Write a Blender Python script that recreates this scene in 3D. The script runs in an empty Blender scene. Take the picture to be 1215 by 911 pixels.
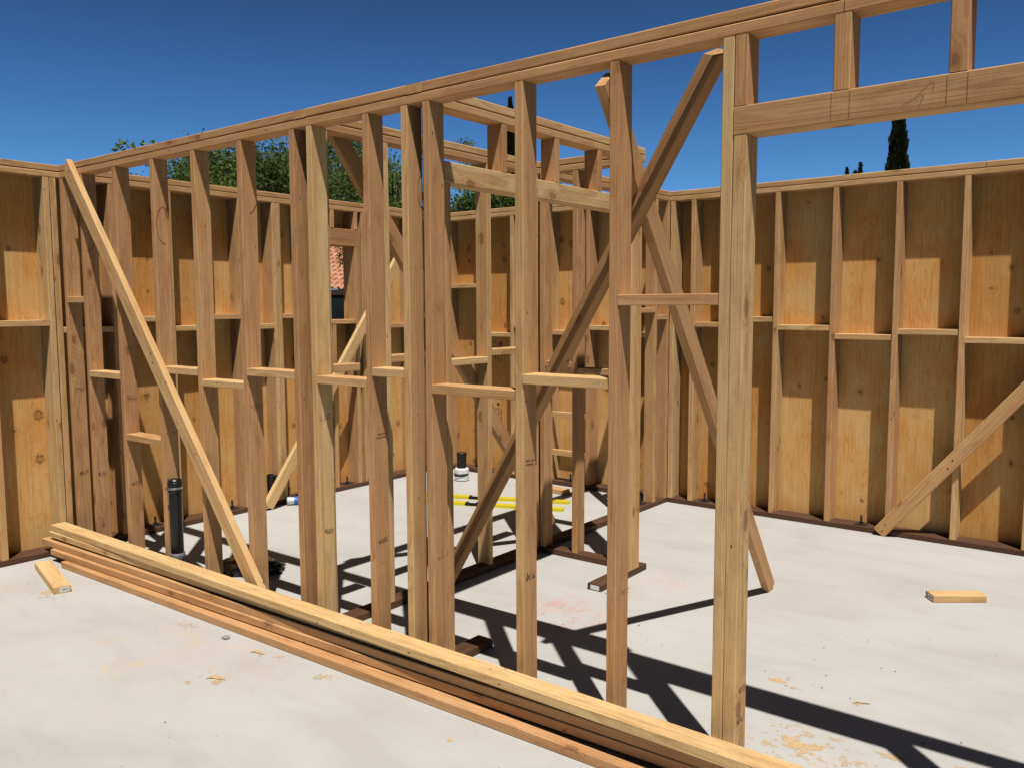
import bpy, bmesh, math, random
from mathutils import Vector, Matrix
import mathutils.noise as mn
random.seed(7)
SC = bpy.context.scene
COL = SC.collection
R_ = math.radians

# ------------------------------------------------------------------ helpers
def link(o):
    COL.objects.link(o); return o

def tag(o, label=None, cat=None, group=None, kind=None):
    if label: o['label'] = label
    if cat: o['category'] = cat
    if group: o['group'] = group
    if kind: o['kind'] = kind
    return o

def thing(name, loc, label, cat, group=None):
    o = link(bpy.data.objects.new(name, None))
    o.location = loc
    o.empty_display_size = .1
    return tag(o, label, cat, group)

def wloc(o):
    v = Vector((0, 0, 0))
    while o is not None:
        v += o.location; o = o.parent
    return v

def mesh_obj(name, bm, mat, parent=None, M=None, smooth=False):
    me = bpy.data.meshes.new(name)
    bm.normal_update()
    bm.to_mesh(me); bm.free()
    if smooth:
        for p in me.polygons: p.use_smooth = True
    for m in (mat if isinstance(mat, (list, tuple)) else [mat]): me.materials.append(m)
    o = link(bpy.data.objects.new(name, me))
    if M is None: M = Matrix.Identity(4)
    if parent is not None:
        o.parent = parent
        pw = parent['_mw'] if '_mw' in parent else None
        P = PW.get(parent.name, Matrix.Translation(wloc(parent)))
        L = P.inverted() @ M
    else:
        L = M
    o.matrix_local = L if parent is not None else L
    if parent is None: o.matrix_world = M
    PW[o.name] = M.copy()
    return o
PW = {}

def board_bm(w, d, L, bow=0.0, ch=.0028, seg=6, cut0=None, cut1=None):
    """lumber: section w (x) by d (y), length L along z, centred; eased edges, slight bow"""
    bm = bmesh.new()
    a, b = w/2, d/2
    sec = [(-a+ch,-b),(a-ch,-b),(a,-b+ch),(a,b-ch),(a-ch,b),(-a+ch,b),(-a,b-ch),(-a,-b+ch)]
    bx, by = random.uniform(-bow,bow), random.uniform(-bow,bow)
    rings = []
    for i in range(seg+1):
        t = i/seg
        k = math.sin(math.pi*t)
        k2 = math.sin(2*math.pi*t)*.4
        r = []
        for x, y in sec:
            z = -L/2 + L*t
            if i == 0 and cut0: z += cut0[0]*x + cut0[1]*y
            if i == seg and cut1: z += cut1[0]*x + cut1[1]*y
            r.append(bm.verts.new((x+bx*k+by*k2, y+by*k-bx*k2, z)))
        rings.append(r)
    n = len(sec)
    for i in range(seg):
        for j in range(n):
            bm.faces.new((rings[i][j], rings[i][(j+1)%n], rings[i+1][(j+1)%n], rings[i+1][j]))
    bm.faces.new(list(reversed(rings[0]))); bm.faces.new(rings[-1])
    return bm

def set_wood(o, tone=None, dark=0.0, seed=None):
    s = random.random() if seed is None else seed
    ang = random.uniform(0, 6.28); rad = random.uniform(.02, .11)
    o['grain'] = [math.cos(ang)*rad, math.sin(ang)*rad, s*37.0]
    o['tone'] = float(random.uniform(.15,.75) if tone is None else tone)
    o['dark'] = float(dark)
    return o

def box(name, parent, mat, x0, x1, y0, y1, z0, z1, tone=None, bow=0.0, ch=.0028, gap=.0006, dark=0.0):
    """a board given by its world extents; the long axis becomes local z"""
    dx, dy, dz = x1-x0, y1-y0, z1-z0
    c = Vector(((x0+x1)/2, (y0+y1)/2, (z0+z1)/2))
    if dz >= dx and dz >= dy:
        w, d, L = dx, dy, dz; Rm = Matrix.Identity(4)
    elif dx >= dy:
        w, d, L = dy, dz, dx
        Rm = Matrix(((0,0,1,0),(1,0,0,0),(0,1,0,0),(0,0,0,1)))
    else:
        w, d, L = dz, dx, dy
        Rm = Matrix(((0,1,0,0),(0,0,1,0),(1,0,0,0),(0,0,0,1)))
    bm = board_bm(w-gap, d-gap, L-2*gap, bow, ch)
    o = mesh_obj(name, bm, mat, parent, Matrix.Translation(c) @ Rm)
    return set_wood(o, tone, dark)

def beam(name, parent, mat, p0, p1, w, d, side, tone=None, bow=0.0, roll=0.0, cut0=None, cut1=None, dark=0.0):
    """a board between two points; 'side' = direction of the local x (width w)"""
    p0, p1 = Vector(p0), Vector(p1)
    z = (p1-p0).normalized()
    x = Vector(side); x = (x - z*x.dot(z)).normalized()
    y = z.cross(x)
    if roll:
        q = Matrix.Rotation(roll, 3, z); x = q @ x; y = q @ y
    M = Matrix(((x.x,y.x,z.x,0),(x.y,y.y,z.y,0),(x.z,y.z,z.z,0),(0,0,0,1)))
    M = Matrix.Translation((p0+p1)/2) @ M
    o = mesh_obj(name, board_bm(w, d, (p1-p0).length, bow, cut0=cut0, cut1=cut1), mat, parent, M)
    return set_wood(o, tone, dark)

def add_box(bm, x0, x1, y0, y1, z0, z1, M=None):
    vs = [bm.verts.new(v) for v in ((x0,y0,z0),(x1,y0,z0),(x1,y1,z0),(x0,y1,z0),(x0,y0,z1),(x1,y0,z1),(x1,y1,z1),(x0,y1,z1))]
    if M is not None:
        for v in vs: v.co = M @ v.co
    for f in ((3,2,1,0),(4,5,6,7),(0,1,5,4),(1,2,6,5),(2,3,7,6),(3,0,4,7)):
        bm.faces.new([vs[i] for i in f])

def add_lathe(bm, prof, n=32, cx=0, cy=0, cap=True, M=None):
    rings = []
    for r, z in prof:
        rings.append([bm.verts.new((cx+r*math.cos(2*math.pi*i/n), cy+r*math.sin(2*math.pi*i/n), z)) for i in range(n)])
    for a, b in zip(rings[:-1], rings[1:]):
        for i in range(n):
            bm.faces.new((a[i], a[(i+1)%n], b[(i+1)%n], b[i]))
    if cap:
        bm.faces.new(list(reversed(rings[0]))); bm.faces.new(rings[-1])
    if M is not None:
        for r in rings:
            for v in r: v.co = M @ v.co

# ------------------------------------------------------------------ materials
class NT:
    def __init__(s, name):
        s.m = bpy.data.materials.new(name); s.m.use_nodes = True
        s.t = s.m.node_tree; s.t.nodes.clear()
        s.out = s.n('ShaderNodeOutputMaterial'); s.b = s.n('ShaderNodeBsdfPrincipled')
        s.l(s.b.outputs[0], s.out.inputs[0])
    def n(s, typ, **kw):
        nd = s.t.nodes.new(typ)
        for k, v in kw.items(): setattr(nd, k, v)
        return nd
    def l(s, a, b): s.t.links.new(a, b)
    def put(s, sock, v):
        if hasattr(v, 'is_linked') or hasattr(v, 'links'): s.l(v, sock)
        else: sock.default_value = v
    def math(s, op, a, b=0.0, c=None, clamp=False):
        nd = s.n('ShaderNodeMath', operation=op, use_clamp=clamp)
        s.put(nd.inputs[0], a); s.put(nd.inputs[1], b)
        if c is not None: s.put(nd.inputs[2], c)
        return nd.outputs[0]
    def vmath(s, op, a, b):
        nd = s.n('ShaderNodeVectorMath', operation=op)
        s.put(nd.inputs[0], a); s.put(nd.inputs[1], b); return nd.outputs[0]
    def noise(s, vec, scale, detail=3, rough=.5, dist=0.0):
        nd = s.n('ShaderNodeTexNoise'); s.put(nd.inputs['Vector'], vec)
        nd.inputs['Scale'].default_value = scale; nd.inputs['Detail'].default_value = detail
        nd.inputs['Roughness'].default_value = rough; nd.inputs['Distortion'].default_value = dist
        return nd
    def ramp(s, fac, stops, interp='LINEAR'):
        nd = s.n('ShaderNodeValToRGB'); cr = nd.color_ramp; cr.interpolation = interp
        while len(cr.elements) < len(stops): cr.elements.new(.5)
        for e, (p, c) in zip(cr.elements, stops):
            e.position = p; e.color = (c if len(c) == 4 else (*c, 1)) if isinstance(c, tuple) else (c, c, c, 1)
        s.put(nd.inputs[0], fac); return nd.outputs[0]
    def mix(s, fac, a, b, blend='MIX'):
        nd = s.n('ShaderNodeMix', data_type='RGBA', blend_type=blend)
        s.put(nd.inputs[0], fac); s.put(nd.inputs[6], a); s.put(nd.inputs[7], b); return nd.outputs[2]
    def attr(s, name):
        return s.n('ShaderNodeAttribute', attribute_type='OBJECT', attribute_name=name)
    def obj(s): return s.n('ShaderNodeTexCoord').outputs['Object']
    def bump(s, h, strength, dist=.002):
        nd = s.n('ShaderNodeBump'); nd.inputs['Strength'].default_value = strength
        nd.inputs['Distance'].default_value = dist; s.put(nd.inputs['Height'], h)
        s.l(nd.outputs[0], s.b.inputs['Normal'])
    def fin(s, col, rough=.7, spec=.3, metal=0.0):
        s.put(s.b.inputs['Base Color'], col if not isinstance(col, tuple) else (*col, 1))
        s.put(s.b.inputs['Roughness'], rough); s.b.inputs['Specular IOR Level'].default_value = spec
        s.b.inputs['Metallic'].default_value = metal
        return s.m

def lumber_mat(name, c_pink, c_tan, c_pale, late=.55, knot=1.0, rough=.72):
    s = NT(name)
    o = s.obj(); g = s.attr('grain').outputs['Vector']; tone = s.attr('tone').outputs['Fac']; dk = s.attr('dark').outputs['Fac']
    p = s.vmath('ADD', o, g)
    # slow wander of the growth rings along the length
    warp = s.noise(s.vmath('MULTIPLY', p, (9, 9, 1.1)), 1.0, 2, .5).outputs['Color']
    warp = s.vmath('MULTIPLY', s.vmath('SUBTRACT', warp, (.5, .5, .5)), (.05, .05, 0))
    # knots: a few per board, each bends the grain around it
    kv = s.n('ShaderNodeTexVoronoi'); kv.inputs['Scale'].default_value = 1.0
    s.l(s.vmath('ADD', s.vmath('MULTIPLY', p, (7.5, 7.5, 3.6)), s.vmath('MULTIPLY', s.noise(p, 28, 2, .5).outputs['Color'], (.12, .12, .12))), kv.inputs['Vector'])
    sep = s.n('ShaderNodeSeparateColor'); s.l(kv.outputs['Color'], sep.inputs[0])
    keep = s.math('GREATER_THAN', sep.outputs[0], .35)
    kd = kv.outputs['Distance']
    kd = s.math('ADD', kd, s.math('MULTIPLY', s.noise(p, 60, 1).outputs['Fac'], .03))
    kcore = s.math('MULTIPLY', s.ramp(kd, [(.0, 1.0), (.105, 1.0), (.13, 0.0)]), keep)
    krim = s.math('MULTIPLY', s.ramp(kd, [(.09, 0.0), (.12, 1.0), (.16, .3), (.32, 0.0)]), keep)
    kbend = s.math('MULTIPLY', s.ramp(kd, [(.0, 1.0), (.35, 0.0)], 'EASE'), keep)
    q = s.vmath('ADD', p, warp)
    sx = s.n('ShaderNodeSeparateXYZ'); s.l(q, sx.inputs[0])
    r = s.math('SQRT', s.math('ADD', s.math('MULTIPLY', sx.outputs[0], sx.outputs[0]), s.math('MULTIPLY', sx.outputs[1], sx.outputs[1])))
    r = s.math('ADD', r, s.math('MULTIPLY', kbend, .02))
    ring = s.math('FRACT', s.math('MULTIPLY', r, 140.0))
    lw = s.ramp(ring, [(.0, .15), (.55, .35), (.86, 1.0), (.97, .8), (1.0, .15)])
    fib = s.noise(s.vmath('MULTIPLY', p, (260, 260, 5)), 1.0, 3, .6).outputs['Fac']
    blot = s.noise(s.vmath('MULTIPLY', p, (14, 14, 1.6)), 1.0, 4, .6).outputs['Fac']
    r0 = s.math('MULTIPLY_ADD', tone, -.11, .135)
    sap = s.math('MULTIPLY', s.math('SUBTRACT', s.math('ADD', r, s.math('MULTIPLY', blot, .02)), r0), 28.0)
    tn = s.math('ADD', s.math('MULTIPLY', tone, .55), s.math('MULTIPLY', s.math('ADD', sap, 0.0, clamp=True), .45))
    base = s.ramp(tn, [(.0, c_pink), (.5, c_tan), (1.0, c_pale)])
    heart = s.math('MULTIPLY', s.ramp(blot, [(.38, 0.0), (.62, 1.0)]), .38)
    base = s.mix(heart, base, s.mix(1.0, base, (.78, .62, .47, 1), 'MULTIPLY'))
    col = s.mix(s.math('MULTIPLY', lw, late), base, s.mix(1.0, base, (.62, .46, .32, 1), 'MULTIPLY'))
    col = s.mix(s.math('MULTIPLY', s.ramp(fib, [(.3, 1.0), (.55, 0.0)]), .35), col, s.mix(1.0, col, (.62, .54, .45, 1), 'MULTIPLY'))
    col = s.mix(s.math('MULTIPLY', krim, .75*knot), col, s.mix(1.0, base, (.5, .32, .18, 1), 'MULTIPLY'))
    kn = s.mix(s.noise(p, 220, 2).outputs['Fac'], (.10, .045, .018, 1), (.25, .12, .05, 1))
    col = s.mix(s.math('MULTIPLY', kcore, .62*knot), col, kn)
    # pin holes, nail marks and pitch specks
    sv = s.n('ShaderNodeTexVoronoi'); s.l(s.vmath('MULTIPLY', p, (22, 22, 9)), sv.inputs['Vector']); sv.inputs['Scale'].default_value = 1.0
    ss = s.n('ShaderNodeSeparateColor'); s.l(sv.outputs['Color'], ss.inputs[0])
    spk = s.math('MULTIPLY', s.math('LESS_THAN', sv.outputs['Distance'], .075), s.math('GREATER_THAN', ss.outputs[1], .70))
    col = s.mix(s.math('MULTIPLY', spk, .8), col, (.06, .03, .015, 1))
    # weathering / handling dirt
    dirt = s.noise(s.vmath('MULTIPLY', p, (30, 30, 6)), 1.0, 5, .7).outputs['Fac']
    col = s.mix(s.math('MULTIPLY', s.ramp(dirt, [(.50, 0.0), (.75, 1.0)]), .34), col, (.20, .14, .09, 1))
    streak = s.noise(s.vmath('MULTIPLY', p, (55, 55, .8)), 1.0, 3, .55).outputs['Fac']
    col = s.mix(s.math('MULTIPLY', s.ramp(streak, [(.54, 0.0), (.68, 1.0)]), .34), col, s.mix(1.0, col, (.62, .47, .36, 1), 'MULTIPLY'))
    bv = s.math('FRACT', s.math('MULTIPLY', s.math('ADD', tone, s.n('ShaderNodeObjectInfo').outputs['Random']), 7.3))
    col = s.mix(s.math('MULTIPLY', bv, .34), col, s.mix(1.0, col, (.62, .55, .50, 1), 'MULTIPLY'))
    stain = s.noise(s.vmath('MULTIPLY', p, (16, 16, 3.2)), 1.0, 5, .7, .8).outputs['Fac']
    col = s.mix(s.math('MULTIPLY', s.ramp(stain, [(.52, 0.0), (.66, 1.0)]), .40), col, s.mix(1.0, col, (.66, .52, .42, 1), 'MULTIPLY'))
    saw = s.noise(s.vmath('MULTIPLY', p, (30, 30, 190)), 1.0, 2, .6).outputs['Fac']
    col = s.mix(s.math('MULTIPLY', s.ramp(saw, [(.5, 0.0), (.72, 1.0)]), .26), col, s.mix(1.0, col, (.70, .62, .55, 1), 'MULTIPLY'))
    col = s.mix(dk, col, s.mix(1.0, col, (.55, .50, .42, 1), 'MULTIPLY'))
    h = s.math('ADD', s.math('MULTIPLY', fib, .7), s.math('MULTIPLY', lw, .3))
    s.bump(h, .28, .0012)
    return s.fin(col, s.math('ADD', rough, s.math('MULTIPLY', fib, .12)), .22)

def plywood_mat(name):
    s = NT(name)
    o = s.obj(); g = s.attr('grain').outputs['Vector']; tone = s.attr('tone').outputs['Fac']
    p = s.vmath('ADD', o, g)
    kv = s.n('ShaderNodeTexVoronoi'); kv.inputs['Scale'].default_value = 1.0
    s.l(s.vmath('ADD', s.vmath('MULTIPLY', p, (6.6, 6.6, 5.2)), s.vmath('MULTIPLY', s.noise(p, 19, 3, .6).outputs['Color'], (.16, .16, .16))), kv.inputs['Vector'])
    sep = s.n('ShaderNodeSeparateColor'); s.l(kv.outputs['Color'], sep.inputs[0])
    keep = s.math('GREATER_THAN', sep.outputs[0], .22)
    kd = s.math('ADD', kv.outputs['Distance'], s.math('MULTIPLY', s.noise(p, 40, 2).outputs['Fac'], .05))
    size = s.math('ADD', .09, s.math('MULTIPLY', s.math('POWER', sep.outputs[1], 2.0), .13))
    kn = s.math('DIVIDE', kd, size)
    core = s.math('MULTIPLY', s.ramp(kn, [(.0, .9), (.6, .7), (.85, .95), (1.0, 0.0)]), keep)
    rim = s.math('MULTIPLY', s.ramp(s.math('MULTIPLY', kn, .5), [(.36, 0.0), (.48, 1.0), (.56, .25), (.9, 0.0)]), keep)
    bend = s.math('MULTIPLY', s.ramp(kd, [(.0, 1.0), (.5, 0.0)], 'EASE'), keep)
    big = s.noise(s.vmath('MULTIPLY', p, (6.0, 6.0, .55)), 1.0, 3, .6).outputs['Fac']
    v = s.math('ADD', s.math('MULTIPLY', big, 26.0), s.math('MULTIPLY', bend, 2.2))
    ring = s.math('FRACT', v)
    lw = s.ramp(ring, [(.0, .0), (.6, .25), (.9, 1.0), (1.0, .0)])
    fib = s.noise(s.vmath('MULTIPLY', p, (75, 75, 2.2)), 1.0, 4, .65).outputs['Fac']
    blot = s.noise(s.vmath('MULTIPLY', p, (3, 3, 2)), 1.0, 4, .6).outputs['Fac']
    base = s.ramp(tone, [(.0, (.60, .340, .120)), (.5, (.71, .430, .170)), (1.0, (.82, .54, .235))])
    base = s.mix(s.ramp(blot, [(.38, 0.0), (.62, .95)]), base, s.mix(1.0, base, (.98, .78, .54, 1), 'MULTIPLY'))
    col = s.mix(s.math('MULTIPLY', s.math('MULTIPLY', lw, s.ramp(blot, [(.35, .3), (.65, .75)])), .85), base, s.mix(1.0, base, (.70, .50, .33, 1), 'MULTIPLY'))
    col = s.mix(s.math('MULTIPLY', s.ramp(fib, [(.3, 1.0), (.58, 0.0)]), .5), col, s.mix(1.0, col, (.72, .58, .46, 1), 'MULTIPLY'))
    col = s.mix(s.math('MULTIPLY', core, .7), col, (.22, .095, .035, 1))
    col = s.mix(s.math('MULTIPLY', s.math('MULTIPLY', rim, .9), s.ramp(s.noise(p, 55, 2).outputs['Fac'], [(.38, .25), (.56, 1.0)])), col, (.10, .042, .016, 1))
    s.bump(s.math('ADD', fib, s.math('MULTIPLY', lw, .4)), .2, .001)
    return s.fin(col, .75, .2)

M_LUM = lumber_mat('framing_lumber', (.68, .395, .195), (.79, .505, .240), (.87, .640, .320))
M_PT = lumber_mat('treated_lumber', (.115, .058, .034), (.14, .074, .042), (.17, .094, .056), late=.5)
M_PLY = plywood_mat('plywood')

def concrete_mat():
    s = NT('concrete'); o = s.obj()
    c1 = s.noise(o, .9, 6, .6, .6).outputs['Fac']
    c2 = s.noise(s.vmath('MULTIPLY', o, (1.2, 3.6, 1)), 1.3, 6, .62, .8).outputs['Fac']
    c3 = s.noise(o, 9, 6, .7).outputs['Fac']
    fine = s.noise(o, 240, 3, .7).outputs['Fac']
    col = s.ramp(c1, [(.3, (.445, .43, .403)), (.5, (.492, .478, .453)), (.7, (.518, .505, .48))])
    col = s.mix(s.ramp(c2, [(.42, 0.0), (.66, .55)]), col, (.54, .528, .505, 1))
    col = s.mix(s.ramp(c2, [(.30, .38), (.45, 0.0)]), col, (.43, .41, .375, 1))
    # trowel passes
    st = s.noise(s.vmath('MULTIPLY', o, (2.2, 11, 1)), 1.0, 5, .65, 1.4).outputs['Fac']
    col = s.mix(s.ramp(st, [(.55, 0.0), (.72, .20)]), col, (.42, .40, .37, 1))
    col = s.mix(s.ramp(c3, [(.55, 0.0), (.75, .25)]), col, (.39, .36, .32, 1))
    col = s.mix(s.ramp(fine, [(.33, .55), (.48, 0.0)]), col, (.36, .34, .32, 1))
    # sparse dark grit
    v = s.n('ShaderNodeTexVoronoi'); s.l(o, v.inputs['Vector']); v.inputs['Scale'].default_value = 26
    sp = s.n('ShaderNodeSeparateColor'); s.l(v.outputs['Color'], sp.inputs[0])
    grit = s.math('MULTIPLY', s.math('LESS_THAN', v.outputs['Distance'], .085), s.math('GREATER_THAN', sp.outputs[0], .95))
    col = s.mix(s.math('MULTIPLY', grit, .6), col, (.12, .09, .07, 1))
    # red chalk smeared where the closet was laid out
    sx = s.n('ShaderNodeSeparateXYZ'); s.l(o, sx.inputs[0])
    def blob(cx, cy, r):
        dx = s.math('SUBTRACT', sx.outputs[0], cx); dy = s.math('SUBTRACT', sx.outputs[1], cy)
        d = s.math('SQRT', s.math('ADD', s.math('MULTIPLY', dx, dx), s.math('MULTIPLY', dy, dy)))
        return s.ramp(s.math('DIVIDE', d, r), [(.2, 1.0), (1.0, 0.0)], 'EASE')
    b = s.math('MAXIMUM', blob(-2.40, 3.45, .45), s.math('MAXIMUM', s.math('MULTIPLY', blob(-2.25, 4.2, .45), .55), s.math('MULTIPLY', blob(-3.3, 2.1, .5), .35)))
    sm = s.noise(s.vmath('MULTIPLY', o, (7, 2.4, 1)), 1.6, 6, .75, 1.2).outputs['Fac']
    col = s.mix(s.math('MULTIPLY', b, s.ramp(sm, [(.47, 0.0), (.68, .75)])), col, (.60, .30, .23, 1))
    # fine sawdust film near the lumber
    sd = s.noise(o, 5.5, 6, .7, .5).outputs['Fac']
    b2 = s.math('MAXIMUM', blob(-1.0, 3.0, .5), s.math('MAXIMUM', blob(-3.6, 2.1, .9), blob(-4.9, 2.0, .45)))
    col = s.mix(s.math('MULTIPLY', b2, s.ramp(sd, [(.55, 0.0), (.70, .55)])), col, (.62, .44, .25, 1))
    h = s.math('ADD', s.math('MULTIPLY', fine, .5), s.math('MULTIPLY', c3, .5))
    s.bump(h, .35, .003)
    return s.fin(col, s.ramp(c1, [(.3, .55), (.7, .75)]), .28)
M_CON = concrete_mat()

def plain(name, col, rough=.5, spec=.4, metal=0.0, var=.25, scale=30, bump=.1):
    s = NT(name); o = s.obj()
    n = s.noise(o, scale, 4, .6).outputs['Fac']
    c = s.mix(s.ramp(n, [(.35, 0.0), (.7, 1.0)]), (*col, 1), tuple(max(0, v*(1-var)) for v in col) + (1,))
    s.bump(n, bump, .002)
    return s.fin(c, rough, spec, metal)
M_ABS = plain('black_pipe_plastic', (.011, .011, .013), .32, .45, bump=.03)
M_WRAP = plain('foam_wrap', (.20, .20, .21), .6, .3, var=.4, scale=45, bump=.5)
M_STEEL = plain('dull_steel', (.55, .55, .56), .35, .5, 1.0)
M_BOLT = plain('dark_bolt_steel', (.055, .05, .045), .5, .4, .6)
M_WHITE = plain('white_plastic', (.75, .75, .74), .4, .4, var=.12)
M_YEL = plain('yellow_paint', (.74, .60, .02), .4, .4, var=.1)
M_BLACK = plain('black_print', (.02, .018, .016), .8, .1)
M_FAINT = plain('faded_print', (.085, .062, .045), .9, .1)
M_PEN = plain('pencil_mark', (.21, .15, .095), .9, .1)
M_RED = plain('red_crayon', (.46, .07, .035), .85, .1, var=.4, scale=200)
M_BAG = plain('black_sheet_plastic', (.012, .012, .013), .25, .5, bump=.2)
M_BLUE = plain('blue_label', (.05, .17, .55), .4, .4, var=.3)
M_CLEAR = plain('cloudy_plastic', (.62, .66, .70), .2, .5, var=.3, scale=50, bump=.5)
M_DUST = plain('sawdust', (.66, .47, .255), .9, .1, var=.35, scale=120)
M_CHIP = plain('dark_chips', (.16, .10, .06), .9, .1, var=.5, scale=80)
M_STONE = plain('stone', (.38, .36, .32), .9, .1, var=.5, scale=80)

def tile_mat():
    s = NT('clay_tiles'); o = s.obj()
    n = s.noise(o, 3.0, 3, .6).outputs['Fac']; n2 = s.noise(o, 20, 4, .6).outputs['Fac']
    c = s.ramp(n, [(.3, (.42, .17, .09)), (.5, (.52, .245, .14)), (.7, (.60, .33, .215))])
    c = s.mix(s.ramp(n2, [(.5, 0.0), (.8, .5)]), c, (.25, .11, .07, 1))
    s.bump(n2, .3, .01); return s.fin(c, .85, .2)
M_TILE = tile_mat()
M_STUCCO = plain('brown_stucco', (.085, .065, .05), .9, .1, var=.3, scale=6)
M_GLASSD = plain('dark_window', (.02, .025, .03), .1, .6, var=.2)

def leaf_mat(name, dark, mid, lite):
    s = NT(name); o = s.obj()
    n = s.noise(o, 1.1, 3, .6).outputs['Fac']
    n2 = s.noise(o, 14, 2, .5).outputs['Fac']
    c = s.ramp(s.math('ADD', s.math('MULTIPLY', n, .6), s.math('MULTIPLY', n2, .4)), [(.36, dark), (.5, mid), (.64, lite)])
    s.fin(c, .75, .12)
    tr = s.n('ShaderNodeBsdfTranslucent'); s.l(c, tr.inputs[0])
    mx = s.n('ShaderNodeMixShader'); mx.inputs[0].default_value = .32
    s.l(s.b.outputs[0], mx.inputs[1]); s.l(tr.outputs[0], mx.inputs[2]); s.l(mx.outputs[0], s.out.inputs[0])
    return s.m
M_LEAF = leaf_mat('leaf_green', (.065, .105, .020), (.125, .185, .040), (.24, .30, .075))
M_LEAF2 = leaf_mat('leaf_grey_green', (.058, .088, .022), (.110, .155, .042), (.20, .25, .078))
M_CYP = leaf_mat('cypress_green', (.014, .022, .008), (.028, .038, .014), (.055, .066, .025))
M_BARK = plain('bark', (.10, .07, .05), .95, .1, var=.5, scale=12, bump=.6)
M_EARTH = plain('dry_earth', (.15, .115, .08), .95, .1, var=.4, scale=1.5, bump=.4)

# ------------------------------------------------------------------ measures (metres)
XL, YR, Y1, H = -5.552, 6.047, 2.502, 2.4638
T, W, W6 = .0381, .089, .140
ZP = H - 2*T                       # underside of the double top plate

# ------------------------------------------------------------------ setting
bm = bmesh.new(); add_box(bm, -900, 900, -900, 900, -.5, -.16)
tag(mesh_obj('ground', bm, M_EARTH), kind='structure')
bm = bmesh.new(); add_box(bm, XL-.16, 1.35, .35, YR+.16, -.158, 0)  # slab cut short out of view, near the camera, to reduce bounced light
tag(mesh_obj('concrete_slab', bm, M_CON), kind='structure')

# ------------------------------------------------------------------ small wall details
def nuts(parent, x, y, z=T, lean=0):
    """anchor bolt: square plate washer, nut and threaded end"""
    bm = bmesh.new(); add_lathe(bm, [(.0075, 0), (.0075, .062), (.006, .066)], 12, M=Matrix.Translation((x, y, z)) @ Matrix.Rotation(lean, 4, 'X'))
    o = mesh_obj('anchor_bolt', bm, M_BOLT, parent)
    bm = bmesh.new(); add_box(bm, x-.037, x+.037, y-.037, y+.037, z+.0005, z+.0065)
    mesh_obj('plate_washer', bm, M_BOLT, o)
    bm = bmesh.new(); add_lathe(bm, [(.014, .007), (.0145, .009), (.0145, .018), (.014, .02)], 6, M=Matrix.Translation((x, y, z)))
    mesh_obj('nut', bm, M_BOLT, o)

def stamp(stud, x, y, z, kind=0):
    """mill stamp on the +x face: rows of small illegible dark marks, each one different"""
    bm = bmesh.new(); rnd = random.Random(int((x*91+y*37+z*113)*1000))
    skew = rnd.uniform(-.12, .12); z += rnd.uniform(-.02, .02)
    def q(a, b, c, d):
        add_box(bm, x+.0002, x+.0006, y+a, y+b, z+c+skew*a, z+d+skew*a)
    if kind == 0:
        for k in range(rnd.randint(5, 8)):
            a = -.030+rnd.uniform(0, .009); c = rnd.uniform(-.012, .008); q(a, a+rnd.uniform(.002, .005), c, c+rnd.uniform(.002, .006))
        for row in (-.009, -.001, .007):
            yy = -.016
            while yy < .026:
                w = rnd.uniform(.0015, .004)
                if rnd.random() < .72: q(yy, yy+w, row, row+rnd.uniform(.0015, .0045))
                yy += w+rnd.uniform(.001, .003)
    else:
        for c in (-.009, .006):
            yy = -.032
            while yy < .030:
                w = rnd.uniform(.003, .010)
                if rnd.random() < .85: q(yy, yy+w, c, c+rnd.uniform(.0018, .0032))
                yy += w+.002
    mesh_obj('grade_stamp', bm, M_BLACK if rnd.random() < .5 else M_FAINT, stud)

def strip(bm, pts, wd, n):
    """thin flat stroke through points, lying on a face with normal n"""
    n = Vector(n)
    for a, b in zip(pts[:-1], pts[1:]):
        a, b = Vector(a), Vector(b)
        t = (b-a).normalized()*wd*.3; s_ = n.cross(b-a).normalized()*wd/2
        f = [bm.verts.new(v + n*.0006) for v in (a-t-s_, b+t-s_, b+t+s_, a-t+s_)]
        bm.faces.new(f)

def crayon(stud, x, yc, zc, ry, rz, a0, a1, y0, y1):
    bm = bmesh.new(); run = []
    for i in range(41):
        a = R_(a0 + (a1-a0)*i/40)
        y, z = yc+ry*math.cos(a), zc+rz*math.sin(a)
        if y0 < y < y1: run.append((x, y, z))
        else:
            if len(run) > 1: strip(bm, run, .0028, (1, 0, 0))
            run = []
    if len(run) > 1: strip(bm, run, .0028, (1, 0, 0))
    mesh_obj('crayon_mark', bm, M_RED, stud)

# ------------------------------------------------------------------ the front partition (runs along x)
w1 = thing('stud_wall', (-3.3, Y1+W/2, 0), 'long open stud partition in the foreground ending in a framed doorway on the right', 'stud wall', 'framed walls of the room')
def stud_x(x, z1=ZP, z0=T, tone=None, w=T, parent=None, name='stud', y=Y1, d=W, dark=0.0):
    return box(name, parent, M_LUM, x, x+w, y, y+d, z0, z1, tone, bow=.0026, dark=dark)
S = {}
for k, x, tone in (('S0', -5.5515, .35), ('S1', -5.300, .12), ('A', -4.894, .25), ('B', -4.477, .2), ('C', -4.073, .72), ('D', -3.663, .22),
                   ('E1', -3.254, .25), ('E2', -3.127, .95), ('F', -2.754, .2), ('G1', -2.523, .55), ('G2', -2.400, .35),
                   ('I', -1.933, .35), ('J', -1.528, .12), ('K', -1.124, .9)):
    S[k] = stud_x(x, tone=tone, parent=w1)
S['T'] = stud_x(-1.0845, z1=2.0895, tone=.75, parent=w1, w=.044, name='trimmer_stud')
S['T2'] = stud_x(-.095, z1=2.0895, tone=.6, parent=w1, name='trimmer_stud')
S['K2'] = stud_x(-.056, tone=.3, parent=w1)
for x in (.35, .757, 1.16): stud_x(x, parent=w1)
hd = box('header', w1, M_LUM, -1.0845, -.0572, Y1-.001, Y1+W, 2.090, 2.176, .8, dark=.15)
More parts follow.
